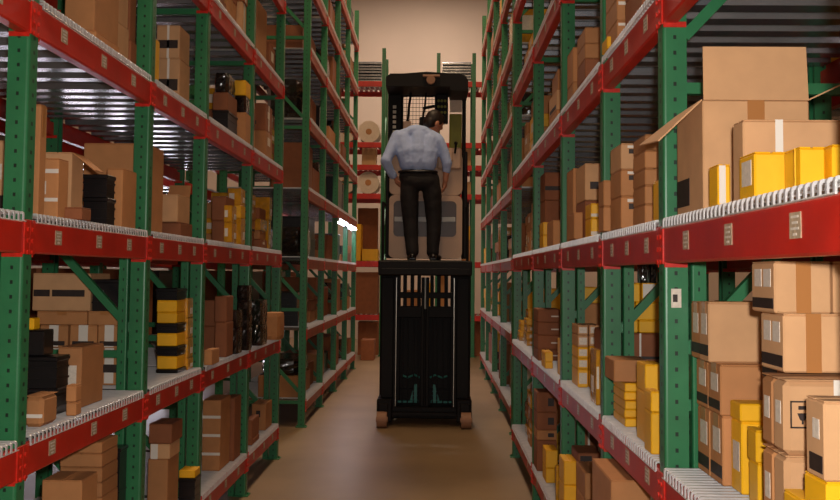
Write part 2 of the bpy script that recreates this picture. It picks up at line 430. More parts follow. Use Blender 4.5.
def parcel(label, x0, x1, y0, y1, z0, z1, group=None, m='wrap'):
    w, d, h = x1-x0, y1-y0, z1-z0; o = MB(); n = 20; L_ = 7
    vs = []
    for j in range(L_+1):
        f = j/L_; z = h*f; s = .96+.04*math.sin(PI*f)+random.uniform(-.02, 0)
        if j in (0, L_): s *= .96
        for i in range(n):
            a = 2*PI*i/n; ca, sa = math.cos(a), math.sin(a)
            p = (abs(ca)**11+abs(sa)**11)**(-1/11)*s*(1+random.uniform(-.03, .0))
            vs.append((w/2*ca*p*.97, d/2*sa*p*.97, z))
    fs = [(j*n+i, j*n+(i+1) % n, (j+1)*n+(i+1) % n, (j+1)*n+i) for j in range(L_) for i in range(n)] + [tuple(range(n))[::-1], tuple(range(L_*n, (L_+1)*n))]
    o.add(vs, fs)
    b = o.build('wrapped_parcel', MT[m], None, ((x0+x1)/2, (y0+y1)/2, z0)); return tag(b, label, 'parcel', group)

def stack(side, xf, ya, yb, deck, hs, inset, depth, rackname, bayw, shelf, idx, plain=False, ms=None):
    """one stack of goods on a deck: hs = heights bottom-up, ms = materials"""
    z = deck+.0005; n = len(hs)
    for i, h in enumerate(hs):
        m = (ms[i % len(ms)] if ms else random.choice(['card', 'card', 'card_pale', 'card_dark']))
        j = random.uniform(0, .02); k = random.uniform(.0, .012)
        xa = xf + side*(inset+j); xb = xa + side*(depth-j-.01)
        word = tier_word(i, n)
        lab = f"{LOOK[m]} {word} {ORD[idx]} stack, {bayw} bay, {shelf} shelf of {rackname} rack"
        goods(m, lab, min(xa, xb), max(xa, xb), ya+k, yb-k, z, z+h-.001, f"goods on {rackname} rack's {shelf} shelf", plain)
        z += h
def fill(side, xf, y0, y1, lev, rackname, bay, rng=(2, 4), hmax=.6, lo=.45, ms=None, plain=False, inset=(.03, .12), depth=(.32, .5), step=(.2, .4), start=0):
    y = y0+PW+.035+random.uniform(0, .05); idx = start; end = y1-.035
    while y < end-.13 and idx < 8:
        w = min(random.uniform(*step), end-y)
        if end-(y+w) < .13: w = end-y
        tot = random.uniform(lo, 1.)*hmax; n = random.randint(*rng)
        q = [random.uniform(.8, 1.2) for _ in range(n)]; s = sum(q); hs = [tot*a/s for a in q]
        stack(side, xf, y, y+w-.01, LEV[lev]+(.018 if rackname == 'dim' else 0), hs, random.uniform(*inset), random.uniform(*depth), rackname, ORD[bay], SHELF[lev], idx, plain, ms=[random.choice(ms) for _ in hs] if ms else None)
        y += w+random.uniform(0, .05); idx += 1
# ---- goods read off the photograph: bright rack
B_, L_, M_, U_, V_ = [LEV[i]+.0005 for i in range(5)]
GR = 'goods on the bright rack'
# head-high shelf, bay with the open carton
op = carton('tall open tan carton with its top flaps raised on the head-high shelf', .752, 1.052, 2.60, 2.88, M_, 2.20, 'card_pale', tape=None, lid=False, group=GR, marks=[('a', 'ink', .5, .98, .08, .34), ('f', 'tape', .42, .58, .78, 1.)])
def flap(parent, pts, th, name='flap', m='card_pale'):
    a, b, c, d = [Vector(p) for p in pts]; n = (b-a).cross(d-a).normalized()*th; mb = MB()
    vs = [a, b, c, d] + [p+n for p in (a, b, c, d)]
    mb.add(vs, [(0, 3, 2, 1), (4, 5, 6, 7), (0, 1, 5, 4), (1, 2, 6, 5), (2, 3, 7, 6), (3, 0, 4, 7)])
    mb.build(name, MT[m], parent)
hz = 2.20-M_
flap(op, [(-.148, -.138, hz), (.148, -.138, hz), (.146, -.128, hz+.155), (-.146, -.128, hz+.155)], .004)
flap(op, [(-.149, -.136, hz), (-.149, .138, hz), (-.268, .13, hz-.095), (-.272, -.13, hz-.118)], .004)
flap(op, [(.149, .138, hz), (.149, -.136, hz), (.275, -.13, hz+.06), (.275, .13, hz+.06)], .004)
carton('wide tan carton with white tape standing before the open tall carton', .762, 1.08, 2.29, 2.37, M_, 2.092, 'card_pale', tape=None, group=GR, marks=[('f', 'wtape_glint', .25, .31, .45, 1.)])
carton('yellow parts box beside the wide white-taped carton, label on its end', .748, .83, 2.17, 2.28, M_, 1.995, 'yellow', 'parts_box', tape=None, group=GR, marks=[('a', 'lab', .2, .8, .3, .85)])
yb = carton('yellow parts box with a lifted end flap on the head-high shelf', .81, .868, 2.06, 2.15, M_, 1.992, 'yellow', 'parts_box', tape=None, group=GR)
flap(yb, [(-.033, -.051, .0), (-.033, -.051, .098), (-.052, -.075, .098), (-.052, -.075, .0)], .003, m='yellow')
carton('bigger yellow parts box at the frame edge on the head-high shelf', .875, 1.05, 2.04, 2.2, M_, 1.995, 'yellow', 'parts_box', tape=None, group=GR)
carton('small glossy yellow packet with a painted white highlight by the shelf lip', .738, .772, 2.42, 2.50, M_, 1.995, 'yellow', 'parts_box', tape=None, group=GR, marks=[('f', 'wtape_glint', .1, .6, .05, .97)])  # white strip is a highlight put into the colour, not tape
# head-high shelf, next bay
def col(label, px0, px1, tops, y, base, depth, m='card', group=GR, tape=None, marks=(), name=None):
    z = base; n = len(tops); tops = sorted(tops, reverse=True)
    for i, t in enumerate(tops):
        w = ['lowest', 'second up', 'third up', 'fourth up', 'fifth up', 'sixth up', 'seventh up', 'eighth up'][i] if i < n-1 else ('topmost' if n > 1 else 'single')
        mm = m[i % len(m)] if isinstance(m, (list, tuple)) else m
        a = at(px0, t, y); b_ = at(px1, t, y); lab = label.replace('#', w).replace('@', LOOK[mm])
        if mm == 'gold': carton(lab, a.x, b_.x, y, y+depth, z, a.z-.001, mm, 'wrapped_parcel', 'parcel', group, None, [('f', 'lab', .1, .5, .3, .7), ('a', 'lab', .5, .9, .2, .5)])
        elif mm == 'wrap': parcel(lab, a.x, b_.x, y, y+depth, z, a.z-.001, group, mm)
        elif mm == 'black': bin_(lab, a.x, b_.x, y, y+depth, z, a.z-.001, group)
        else:
            yl = mm == 'yellow'
            carton(lab, a.x, b_.x, y, y+depth, z, a.z-.001, mm, 'parts_box' if yl else 'cardboard_carton', 'box', group, None if yl else tape, marks)
        z = a.z
AM = [('f', 'ink', .2, .5, .25, .4)]
col('# tan carton of the white-taped column behind the open carton', 621, 647, [143, 169, 196], 3.62, M_, .22, ['card', 'card', 'card_pale'], tape=None, marks=[('f', 'wtape_glint', .25, .9, .82, .92), ('f', 'ink', .3, .7, .6, .78)])
col('# small tan carton of the five-high column under the open flap', 645, 664, [134, 150, 168, 185, 204], 3.36, M_, .2, 'card', marks=())
col('# tan carton of the low column beside the bright rack head-high post', 603.5, 618.5, [180, 206], 3.86, M_, .12, 'card', marks=())
carton('thin upright yellow box at the shelf lip beside the tan columns', .738, .756, 3.06, 3.14, M_, 2.02, 'yellow', 'parts_box', tape=None, group=GR)
col('# tall slim tan carton, third bay of the bright head-high shelf', 573, 584, [168], 5.02, M_, .24, 'card')
col('# tan carton of the column over the banded yellow boxes', 585, 602, [163, 200], 4.66, M_, .3, ['card_dark', 'card_pale'], marks=[('f', 'ink', .3, .8, .3, .5)])
col('# yellow box with a white band in front of tan column', 591, 602, [203, 218], 4.46, M_, .17, 'yellow', marks=[('f', 'lab', 0, 1, .1, .3)])
col('# short tan carton beside the banded yellow boxes', 574, 583, [212], 4.72, M_, .2, 'card')
col('# dark carton of the column behind the low yellow row', 545, 560, [172, 200], 6.55, M_, .3, 'card_dark', marks=[('f', 'ink', 0, 1, .35, .5)])
col('# yellow box of the low row, fourth bay head-high', 543, 552, [222, 235], 6.2, M_, .2, 'yellow')
col('# tan box beside the low yellow row, fourth bay head-high', 553, 561, [220], 5.75, M_, .3, 'card')
fill(1, XR, 6.89, 8.68, 2, 'bright', 4, ms=['card', 'yellow', 'card_pale', 'gold'], hmax=.45, depth=(.3, .4))
# waist-high shelf, bay under the open carton
L1 = lambda *a, **k: carton(*a, group=GR, **k)
LB = [('a', 'lab', .2, .75, .45, .8), ('a', 'ink', .05, .95, .1, .28)]
for k, (z0, z1, w) in enumerate(((L_, 1.30, 'under'), (1.3005, 1.447, 'over'))):
    L1(f'tan carton with labelled side {w} its twin, inner row beneath the head-high beam', .825 if k == 0 else .82, 1.06, 2.68, 2.80, z0, z1, 'card', tape='brown', marks=LB)
    L1(f'tan carton with labelled side {w} its twin, wedged by the green upright', .825 if k == 0 else .822, 1.06, 2.806, 2.93, z0, z1, 'card', tape='brown', marks=LB)
L1('square tan carton with brown tape on top of labelled cartons', .805, .96, 2.74, 2.835, 1.4475, 1.625, 'card_pale', tape='brown', marks=LB)
L1('square tan carton behind its taped twin, touching the green upright', .808, .965, 2.838, 2.935, 1.4475, 1.622, 'card', tape='brown', marks=LB)
L1('tall yellow parts box standing before labelled tan cartons', .846, .94, 2.58, 2.67, L_, 1.30, 'yellow', 'parts_box', tape=None, marks=[('a', 'lab', .2, .8, .3, .7)])
L1('flat yellow parts box lying on the tall yellow one', .842, .94, 2.575, 2.665, 1.3005, 1.35, 'yellow', 'parts_box', tape=None)
L1('small yellow parts box at the shelf lip, lower of two', .842, .895, 2.44, 2.51, L_, 1.215, 'yellow', 'parts_box', tape=None)
L1('small yellow parts box at the shelf lip, upper of two', .838, .89, 2.44, 2.51, 1.2155, 1.30, 'yellow', 'parts_box', tape=None)
EM = [('f', 'sym', .06, .52, .36, .72), ('f', 'wtape_glint', .55, .66, .7, 1.), ('a', 'lab', .3, .7, .4, .7)]
for z0, z1, w, mk in ((L_, 1.30, 'lower', ()), (1.3005, 1.47, 'upper', EM)):
    L1(f'{w} round-edged tan carton with strapping, front of the stacked pair', .786, .985, 2.10, 2.178, z0, z1, 'card_pale', tape=None, marks=mk, c=.012)
    L1(f'{w} round-edged tan carton behind the strapped pair', .79, .985, 2.183, 2.262, z0, z1-.001, 'card', tape=None, marks=[('a', 'lab', .3, .7, .4, .7)], c=.012)
L1('tan carton with dark printed side near the frame edge, on yellow boxes', .765, .95, 1.84, 1.93, 1.30, 1.457, 'card_pale', tape=None, marks=[('a', 'ink', .1, .8, .08, .3), ('a', 'lab', .25, .6, .5, .75)])
L1('yellow parts box carrying the tan carton at the frame edge', .768, .85, 1.84, 1.95, L_, 1.2995, 'yellow', 'parts_box', tape=None)
L1('yellow parts box tucked beside another below the frame-edge carton', .855, .95, 1.84, 1.95, L_, 1.2995, 'yellow', 'parts_box', tape=None)
L1('low yellow parts box before the round-edged cartons', .77, .85, 1.97, 2.07, L_, 1.235, 'yellow', 'parts_box', tape=None)
SM = [('f', 'tape', .38, .64, 0, 1), ('a', 'lab', .15, .45, .5, .85), ('a', 'lab', .55, .85, .5, .85), ('a', 'ink', .05, .95, .08, .28)]
L1('broad tan carton with a brown tape band above the round-edged pair', .815, .952, 2.18, 2.33, 1.477, 1.615, 'card_pale', tape=None, marks=SM)
L1('broad tan carton at the frame edge above the round-edged pair', .957, 1.09, 2.18, 2.33, 1.477, 1.615, 'card_pale', tape=None)
L1('upper taped tan carton just beneath the red head-high beam', .795, .928, 2.18, 2.335, 1.6155, 1.738, 'card_pale', tape=None, marks=SM)
L1('upper tan carton at the frame edge beneath the red beam', .933, 1.07, 2.18, 2.335, 1.6155, 1.738, 'card_pale', tape=None)
L1('tan carton at the base of the frame-edge stack', .99, 1.09, 2.18, 2.335, L_, 1.4765, 'card', tape=None)
L1('tan carton with two side labels behind the taped pair', .862, 1.0, 2.345, 2.46, L_+.3205, 1.635, 'card', tape='brown', marks=LB)
L1('tan carton under the two-labelled one', .93, 1.08, 2.345, 2.46, L_, L_+.32, 'card', tape='brown')
# waist-high, next bays
pbox('open tan tray topping the flat yellow packs', 614, 648, 360, 3.72, 1.275, .2, m='card', tape=None, group=GR, lid=False)
z = L_
for k in range(5):
    zz = L_+(k+1)*(1.274-L_)/5
    carton(f"flat yellow pack {['lowest','second up','third up','fourth up','topmost'][k]} under the open tan tray", .755, .90, 3.70+.012*(k % 2), 3.94, z, zz-.002, 'yellow', 'parts_box', tape=None, group=GR); z = zz
col('# tall yellow box beside the tray of yellow packs', 645, 663, [364, 392], 3.34, L_, .14, 'yellow')
col('# small yellow box at the shelf lip by the green upright', 651, 661, [391, 412], 3.14, L_, .1, 'yellow')
col('# tan carton carrying yellow boxes behind the diagonal brace', 630, 661, [333, 362], 4.16, L_, .3, 'card_dark', marks=[('f', 'wtape_glint', .3, .36, 0, 1), ('f', 'ink', 0, 1, .1, .2)])
zb = at(630, 333, 4.16).z
for k, (a, b_, t0, lab) in enumerate(((630, 638, 320, 'slim lower'), (639, 660, 320, 'long lower'))): pbox(f'{lab} yellow box in the pile behind the diagonal brace', a, b_, t0, 4.18, zb+.0005, .2, m='yellow', name='parts_box', tape=None, group=GR)
zb2 = at(630, 320, 4.18).z
for a, b_, t0, lab in ((630, 635, 302, 'narrow middle'), (636, 659, 302, 'broad middle')): pbox(f'{lab} yellow box in the pile behind the diagonal brace', a, b_, t0, 4.18, zb2+.0005, .2, m='yellow', name='parts_box', tape=None, group=GR)
zb3 = at(630, 302, 4.18).z
for a, b_, t0, lab in ((630, 640, 283, 'small top'), (642, 660, 283, 'glossy reflection-painted top')): pbox(f'{lab} yellow box in the pile behind the diagonal brace', a, b_, t0, 4.18, zb3+.0005, .2, m='yellow', name='parts_box', tape=None, group=GR, marks=[('f', 'wtape_glint', .05, .7, .05, .95)] if a > 641 else ())  # white on the glossy box paints a reflection, not tape
zb4 = at(630, 283, 4.18).z
for a, b_, w in ((641, 648, 'nearer'), (650, 658, 'further')): pbox2 = parcel(f'dark wrapped bottle pack on the yellow pile, {"beside" if a < 645 else "against"} the green post', at(a, 270, 4.2).x, at(b_, 270, 4.2).x, 4.2, 4.3, zb4+.0005, at(b_, 264, 4.2).z, GR)
col('# @ of the first labelled twin-pack column, waist-high bright shelf', 578, 588, [325, 335, 347, 358, 369], 4.98, L_, .22, ['yellow', 'yellow', 'yellow', 'card_pale', 'card_pale'], marks=[('f', 'lab', .1, .9, .2, .8)])
col('# @ of the second labelled twin-pack column, waist-high bright shelf', 589.5, 600, [325, 335, 346, 357, 370], 4.96, L_, .22, ['yellow', 'yellow', 'yellow', 'card_pale', 'card_pale'], marks=[('f', 'lab', .1, .9, .2, .8)])
col('# clear yellow packet at the lip before twin-pack boxes', 596, 602, [350], 4.3, L_, .15, 'gold')
col('# @ of the yellow-topped column, deep past the third bright bay', 582, 600, [287, 303, 325], 5.48, L_, .25, ['card_dark', 'card', 'yellow'])
col('# dark tan carton of the tall column, fourth bay waist-high', 538, 560, [309, 322, 335, 349], 6.5, L_, .3, 'card_dark', marks=[('f', 'lab', .6, .95, .4, .5)])
fill(1, XR, 6.89, 8.68, 1, 'bright', 4, ms=['gold', 'yellow', 'card_dark', 'yellow'], hmax=.3, depth=(.25, .35), step=(.2, .3))
col('# small yellow box by the dark tan column, waist-high', 562, 570, [340, 356], 5.45, L_, .2, 'yellow')
# overhead shelf
col('# torn tan carton on the overhead shelf behind the red beam', 617, 645, [-28, -2, 20, 38], 3.72, U_, .25, 'card', tape=None, marks=[('f', 'wtape_glint', .05, .95, .7, .85)])
col('# tan carton by the torn ones on the overhead shelf', 642, 662, [-60, -20], 3.35, U_, .3, 'card_dark')
col('# small yellow box on the overhead shelf lip', 607, 614, [36, 47], 3.85, U_, .12, 'yellow')
col('# slim tan carton, third bay of the bright overhead shelf', 573, 584, [47, 82], 5.04, U_, .22, 'card')
col('# tan carton of the broad overhead column, third bay', 585, 602, [27, 43, 58, 78], 4.7, U_, .26, ['card', 'card_dark', 'card'])
fill(1, XR, 5.34, 6.89, 3, 'bright', 3, hmax=.5, step=(.35, .5)); fill(1, XR, 6.89, 8.68, 3, 'bright', 4, hmax=.5, ms=['card', 'card_pale', 'yellow'])
fill(1, XR, 5.34, 6.89, 4, 'bright', 3, hmax=.5, step=(.3, .45)); fill(1, XR, 6.89, 8.68, 4, 'bright', 4, hmax=.5, ms=['card', 'card_pale', 'yellow'], step=(.3, .5))
fill(1, XR, 6.89, 8.68, 5, 'bright', 4, hmax=.5, rng=(1, 2), step=(.4, .6))
# floor-level shelf
col('# big tan carton on the floor-level shelf under the waist-high beam', 611, 690, [480], 3.55, B_, .42, 'card', tape=None, marks=[('f', 'wtape_glint', .5, .54, 0, 1)])
col('# large tan carton with white tape, floor-level, third bay', 585, 602, [473, 500], 4.7, B_, .3, 'card', marks=[('f', 'wtape_glint', .6, .7, 0, 1)])
col('# yellow box of the floor-level column, third bay', 564, 577, [461, 485], 5.05, B_, .2, 'yellow')
col('# tan carton with black-taped flap behind the floor-level yellow column', 578, 601, [453, 480], 5.02, B_, .24, ['card', 'card_dark'], marks=[('f', 'ink', .1, .6, .35, .9)])
col('# tall dark carton with black tape, deep in the floor-level bay', 581, 598, [420], 5.5, B_, .3, 'card_dark', marks=[('f', 'ink', .2, .8, .4, .55), ('f', 'wtape_glint', .4, .52, 0, 1)])
col('# tan carton of the mixed column, fourth bay floor-level', 537, 557, [392, 412, 430, 440], 6.62, B_, .22, ['card_dark', 'card', 'card_dark'], marks=[('f', 'ink', .55, .85, .3, .7)])
col('# yellow box before the mixed column, fourth bay floor-level', 546, 558, [450, 468], 6.25, B_, .2, 'yellow')
parcel('gold-topped slim tube at the floor-level shelf lip', at(556, 470, 5.6).x, at(560, 470, 5.6).x, 5.6, 5.64, B_, at(556, 466, 5.6).z, GR, 'gold')
fill(1, XR, 6.89, 8.68, 0, 'bright', 4, ms=['gold', 'card_dark', 'yellow', 'card'], hmax=.5, depth=(.25, .35), step=(.2, .3))

# ---- dim rack
GD = 'goods on the dim rack'
B_, L_, M_, U_, V_ = [LEV[i]+.0185 for i in range(5)]
D = lambda *a, **k: pbox(*a, group=GD, **k)
PM = [('f', 'ink', .1, .85, .34, .56)]
D('tall tan carton against the first green upright, head-high dim shelf', 22, 41, 104, 3.42, M_, .06, m='card')
D('tan carton seen past the first green upright, head-high dim shelf', -60, 14, 140, 3.62, M_, .3, m='card_pale', marks=[('f', 'lab', .75, .85, .5, .7), ('f', 'ink', .7, .95, .1, .3)])
D('tan carton with white tape bands and glossy label, head-high', 39, 59, 158, 3.57, M_, .1, m='card', tape=None, marks=[('f', 'wtape_glint', 0, 1, .75, .82), ('f', 'wtape_glint', 0, 1, .28, .34), ('f', 'lab', .25, .4, .4, .62)])
ob = D('tan carton with a drooping side flap on the head-high dim shelf', 43, 72, 152, 3.79, M_, .13, m='card_pale', tape=None)
a = at(72, 152, 3.79); w_ = at(72, 152, 3.79).x-at(43, 152, 3.79).x; h_ = a.z-M_
flap(ob, [(w_/2, .06, h_-.004), (w_/2, -.06, h_-.004), (w_/2+.09, -.05, h_-.075), (w_/2+.09, .05, h_-.075)], .004, m='card')
D('low brown carton before black bins, head-high dim shelf', 64, 82, 207, 3.64, M_, .1, m='card_dark', tape=None)
col('# black bin of the pair beside the drooping-flap carton', 84, 107, [174, 197], 4.06, M_, .1, 'black', GD)
col('# tall slim tan carton by the black bin pair', 107, 123, [168], 4.26, M_, .2, 'card', GD)
D('very wide tan carton behind the second green upright, head-high', 84, 147, 143, 4.68, M_, .3, m='card', tape=None)
col('# tan carton of the low pair under the open carton, dim third bay', 157, 181, [222], 5.26, M_, .25, 'card_dark', GD)
oc = D('open-lidded tan carton on a low dark carton, third dim bay', 155, 178, 194, 5.24, at(157, 222, 5.26).z+.0005, .26, m='card_pale', tape=None, marks=[('f', 'lab', .1, .25, .3, .7)])
h2 = at(155, 194, 5.24).z-at(157, 222, 5.26).z; w2 = at(178, 194, 5.24).x-at(155, 194, 5.24).x
flap(oc, [(-w2/2, .125, h2), (w2/2, .125, h2), (w2/2, .15, h2+.075), (-w2/2, .15, h2+.075)], .004, m='card')
col('# tan box of the mixed row, fourth dim bay head-high', 212, 226, [196, 220], 6.47, M_, .28, 'card_dark', GD)
col('# @ of the gold row, fourth dim bay', 228, 241, [188, 205, 218], 6.78, M_, .16, ['gold', 'yellow', 'gold'], GD)
col('# gold wrapped pack at the lip beside the mixed row', 224, 232, [205, 222], 6.28, M_, .15, 'gold', GD)
fill(-1, XL, 7.06, 8.46, 2, 'dim', 4, ms=['card', 'card_dark', 'gold', 'card'], hmax=.6, depth=(.3, .4))
# waist-high dim shelf
D('small round-edged tan carton with a white strap, waist-high dim shelf', 24, 43, 396, 3.42, L_, .14, m='card', tape=None, c=.014, marks=[('f', 'wtape_glint', 0, 1, .3, .42)])
D('yellowish carton edge seen past the first upright, waist-high', -30, 10, 424, 3.33, L_, .2, m='yellow', name='parts_box', tape=None)
col('# black bin of the pair behind the strapped carton', 20, 57, [356, 388], 3.72, L_, .12, 'black', GD)
zq = at(20, 356, 3.72).z
D('dark wrapped bundle on the black bin pair', 22, 44, 330, 3.73, zq+.0005, .1, m='black', name='storage_bin', tape=None)
D('little yellow box on top of the dark bundle', 27, 34, 318, 3.74, at(27, 330, 3.73).z+.0005, .06, m='yellow', name='parts_box', tape=None)
D('large tan carton with a plain long side beside black bins', 58, 82, 347, 3.9, L_, .26, m='card', tape=None, marks=[('f', 'lab', .15, .8, .1, .7)])
for px0, px1, t, zt_, lab in ((40, 68, 348, None, 'lowest tan carton at the inner end of the braced wall of cartons'), (70, 97, 348, None, 'lowest tan carton in the middle of the braced wall of cartons'), (98, 121, 348, None, 'lowest tan carton at the post end of the braced wall of cartons')):
    D(lab, px0, px1, t, 4.7, L_, .28, m='card', marks=PM, tape='white')
z1 = at(70, 348, 4.7).z+.0005
for px0, px1, lab in ((40, 68, 'second-row tan carton at the inner end of the braced wall'), (70, 97, 'second-row tan carton mid-way along the braced wall'), (98, 121, 'second-row tan carton at the post end of the braced wall')):
    D(lab, px0, px1, 325, 4.7, z1, .28, m='card', marks=[('f', 'ink', .1, .9, .1, .3)], tape='white')
z2 = at(70, 325, 4.7).z+.0005
D('third-row long tan carton at the inner end of the braced wall', 37, 87, 311, 4.7, z2, .28, m='card'); D('third-row tan carton at the post end of the braced wall', 88, 121, 311, 4.7, z2, .28, m='card')
z3 = at(70, 311, 4.7).z+.0005
D('topmost long tan carton with a black printed band on braced wall', 33, 91, 273, 4.7, z3, .28, m='card_pale', marks=[('f', 'ink', .02, .3, .38, .56), ('f', 'ink', .34, .9, .38, .56)], tape=None)
col('# black bin topping the braced wall of cartons', 93, 121, [279], 4.7, z3, .28, 'black', GD)
z = L_
YB = [(369, 'black'), (356, 'yellow'), (346, 'black'), (333, 'yellow'), (323, 'black'), (312, 'yellow'), (300, 'yellow'), (288, 'black')]
col('# @ of the yellow and black tower, third dim bay', 157, 177, [t for t, _ in YB], 5.28, L_, .2, [m for _, m in YB], GD)
col('# glossy gold pack beside the yellow and black tower', 180, 188, [298, 318, 338, 358], 5.46, L_, .12, 'gold', GD)
col('# tan box at the lip of the fourth dim waist-high bay', 204, 212, [350], 5.76, L_, .2, 'card', GD)
col('# dark wrapped parcel of the tall glinting pile, fourth dim bay', 236, 249, [285, 300, 315, 330], 6.86, L_, .16, 'wrap', GD)
col('# dark wrapped parcel beside the tall glinting pile', 227, 238, [310, 328], 6.55, L_, .2, 'wrap', GD)
col('# dark brown carton of the pair before glinting parcels', 215, 227, [296, 322], 6.3, L_, .2, 'card_dark', GD)
parcel('large rounded tan bundle on the waist-high dim shelf end', at(262, 313, 7.95).x, at(280, 313, 7.95).x, 7.95, 8.25, L_, at(262, 313, 7.95).z, GD, 'card')
col('# dark parcel behind the rounded tan bundle', 250, 262, [300, 325], 7.3, L_, .3, 'wrap', GD)
# floor-level dim shelf
D('wide tan carton on the floor-level dim shelf, its top below the beam', 42, 82, 480, 3.84, B_, .18, m='card', tape=None)
col('# flat tan carton of the low-tier stack, floor-level dim shelf', 60, 102, [442, 453, 467, 482, 497, 512], 4.18, B_, .21, 'card', GD)
col('# tall black bin beside the low-tier stack', 106, 120, [448], 4.41, B_, .1, 'black', GD)
D('tall tan carton on the floor-level shelf, third dim bay', 148, 168, 459, 5.14, B_, .22, m='card', tape=None)
D('white and red striped small carton on the tall tan one', 150, 170, 444, 5.14, at(148, 459, 5.14).z+.0005, .2, m='card_pale', tape=None, marks=[('f', 'wtape_glint', .05, .4, 0, 1)])
D('dark tan carton topping the striped small carton', 149, 172, 424, 5.15, at(150, 444, 5.14).z+.0005, .22, m='card_dark', tape=None)
col('# @ of the black and yellow pair at the floor-level dim lip', 179, 195, [470, 478], 5.47, B_, .12, ['black', 'yellow'], GD)
BD = [('f', 'wtape_glint', 0, 1, .22, .26), ('f', 'wtape_glint', 0, 1, .48, .52), ('f', 'wtape_glint', 0, 1, .74, .78)]
D('tall white-banded tan carton on the floor-level dim shelf', 203, 221, 400, 6.4, B_, .3, m='card', tape=None, marks=BD)
D('tall plain tan carton behind the white-banded one', 225, 235, 398, 6.74, B_, .22, m='card_dark', tape=None)
D('tan carton with a dark hand hole on the floor-level shelf end', 252, 266, 404, 8.05, B_, .3, m='card', tape=None, marks=[('f', 'ink', .3, .6, .5, .75)])
col('# tan carton before the hand-hole carton, floor-level dim shelf', 244, 252, [420, 440], 7.35, B_, .3, 'card_dark', GD)
# overhead dim shelf
TP = [('f', 'wtape_glint', .45, .55, 0, 1), ('f', 'ink', .08, .92, .3, .55)]
col('# white-taped tan carton with black print, overhead dim shelf', 96, 117, [-30, 20, 60], 4.24, U_, .17, 'card_pale', GD, None, TP)
col('# tan carton of the overhead column by the white-taped one', 66, 96, [-40, 30], 3.9, U_, .3, 'card', GD)
col('# dark tan carton against the second upright, overhead dim shelf', 119, 131, [-20, 40], 4.43, U_, .09, 'card_dark', GD)
col('# white-taped tan carton with black print, third overhead dim bay', 157, 180, [25, 58], 5.32, U_, .22, 'card_pale', GD, None, TP)
col('# orange-yellow box behind the second green upright, overhead', 144, 153, [36], 4.7, U_, .12, 'yellow', GD)
col('# @ of the overhead mixed pile, fourth dim bay', 213, 228, [72, 92, 110], 6.4, U_, .3, ['black', 'card_dark', 'wrap'], GD)
col('# @ at the edge of the overhead mixed pile, fourth dim bay', 233, 246, [80, 95, 112], 6.82, U_, .18, ['card', 'wrap', 'yellow'], GD)
fill(-1, XL, 7.06, 8.46, 3, 'dim', 4, hmax=.6, ms=['card', 'card_dark', 'card', 'gold'])
fill(-1, XL, 4.53, 5.64, 4, 'dim', 2, hmax=.5, step=(.3, .45)); fill(-1, XL, 5.64, 7.06, 4, 'dim', 3, hmax=.6, step=(.3, .45)); fill(-1, XL, 7.06, 8.46, 4, 'dim', 4, hmax=.6, rng=(1, 2), step=(.35, .5))
fill(-1, XL, 7.06, 8.46, 5, 'dim', 4, hmax=.5, rng=(1, 2), step=(.4, .6))
# ---- racks behind the gap
for bay in range(4):
    for lev in range(8):
        if lev == 7 and bay < 2: continue
        for side, xf, ys, nm in ((-1, XL, YLF, 'far dim'), (1, XRF, YRF, 'far bright')):
            fill(side, xf, ys[bay], ys[bay+1], lev, nm, bay, rng=(1, 1) if lev > 2 else (1, 2), hmax=.55, step=(.6, .95), plain=True, depth=(.4, .6),
                 ms=['card', 'card_dark', 'card', 'yellow', 'gold', 'wrap'] if side > 0 else ['card', 'card_dark', 'wrap', 'card_dark', 'black'])
# ---- second rows, seen through the bays
Y2 = [1.9, 4.53, 7.06, 9.7, 12.3, 14.9, 17.4]
for bay in (1, 2, 3, 4, 5):  # dense dark goods added to block sight of the end-wall glow
    fill(1, XL-DEEP-.16-DEEP, Y2[bay], Y2[bay+1], 1, 'second-row dim', bay, rng=(1, 1), hmax=.625, lo=.97, step=(.7, .9), plain=True, inset=(.5, .55), depth=(.38, .42), ms=['card_dark', 'card_dark', 'black', 'wrap'])
for bay, lev in ((0, 1), (1, 1), (1, 2), (2, 2), (1, 3), (0, 0), (1, 0)):
    fill(-1, XR+DEEP+.16+DEEP, [1.66, 4.02, 6.89][bay], [4.02, 6.89, 9.8][bay], lev, 'second-row bright', bay, rng=(1, 1), hmax=.45, step=(.7, 1.1), plain=True, inset=(.5, .55), depth=(.38, .42), ms=['card', 'card_dark', 'yellow'])

# more packs along the lips
LB2 = LEV[1]+.0005
col('# yellow box of the outer pair, fourth bay of the waist-high bright shelf', 545, 553, [352, 362], 5.95, LB2, .2, 'yellow')
col('# tan carton of the pair behind the tray of yellow packs', 603.5, 613, [330, 352], 4.36, LB2, .25, 'card_dark')
col('# small tan carton at the waist-high dim lip before the long-sided carton', 66, 76, [385, 402], 3.70, L_, .06, 'card', GD)
col('# dark carton of the pair behind the yellow and black tower', 186, 200, [300, 338], 5.45+.14, L_, .02, 'card_dark', GD) if False else None
col('# dark carton of the pair deep in the fourth dim waist-high bay', 196, 216, [300, 326], 6.68, L_, .3, 'card_dark', GD)
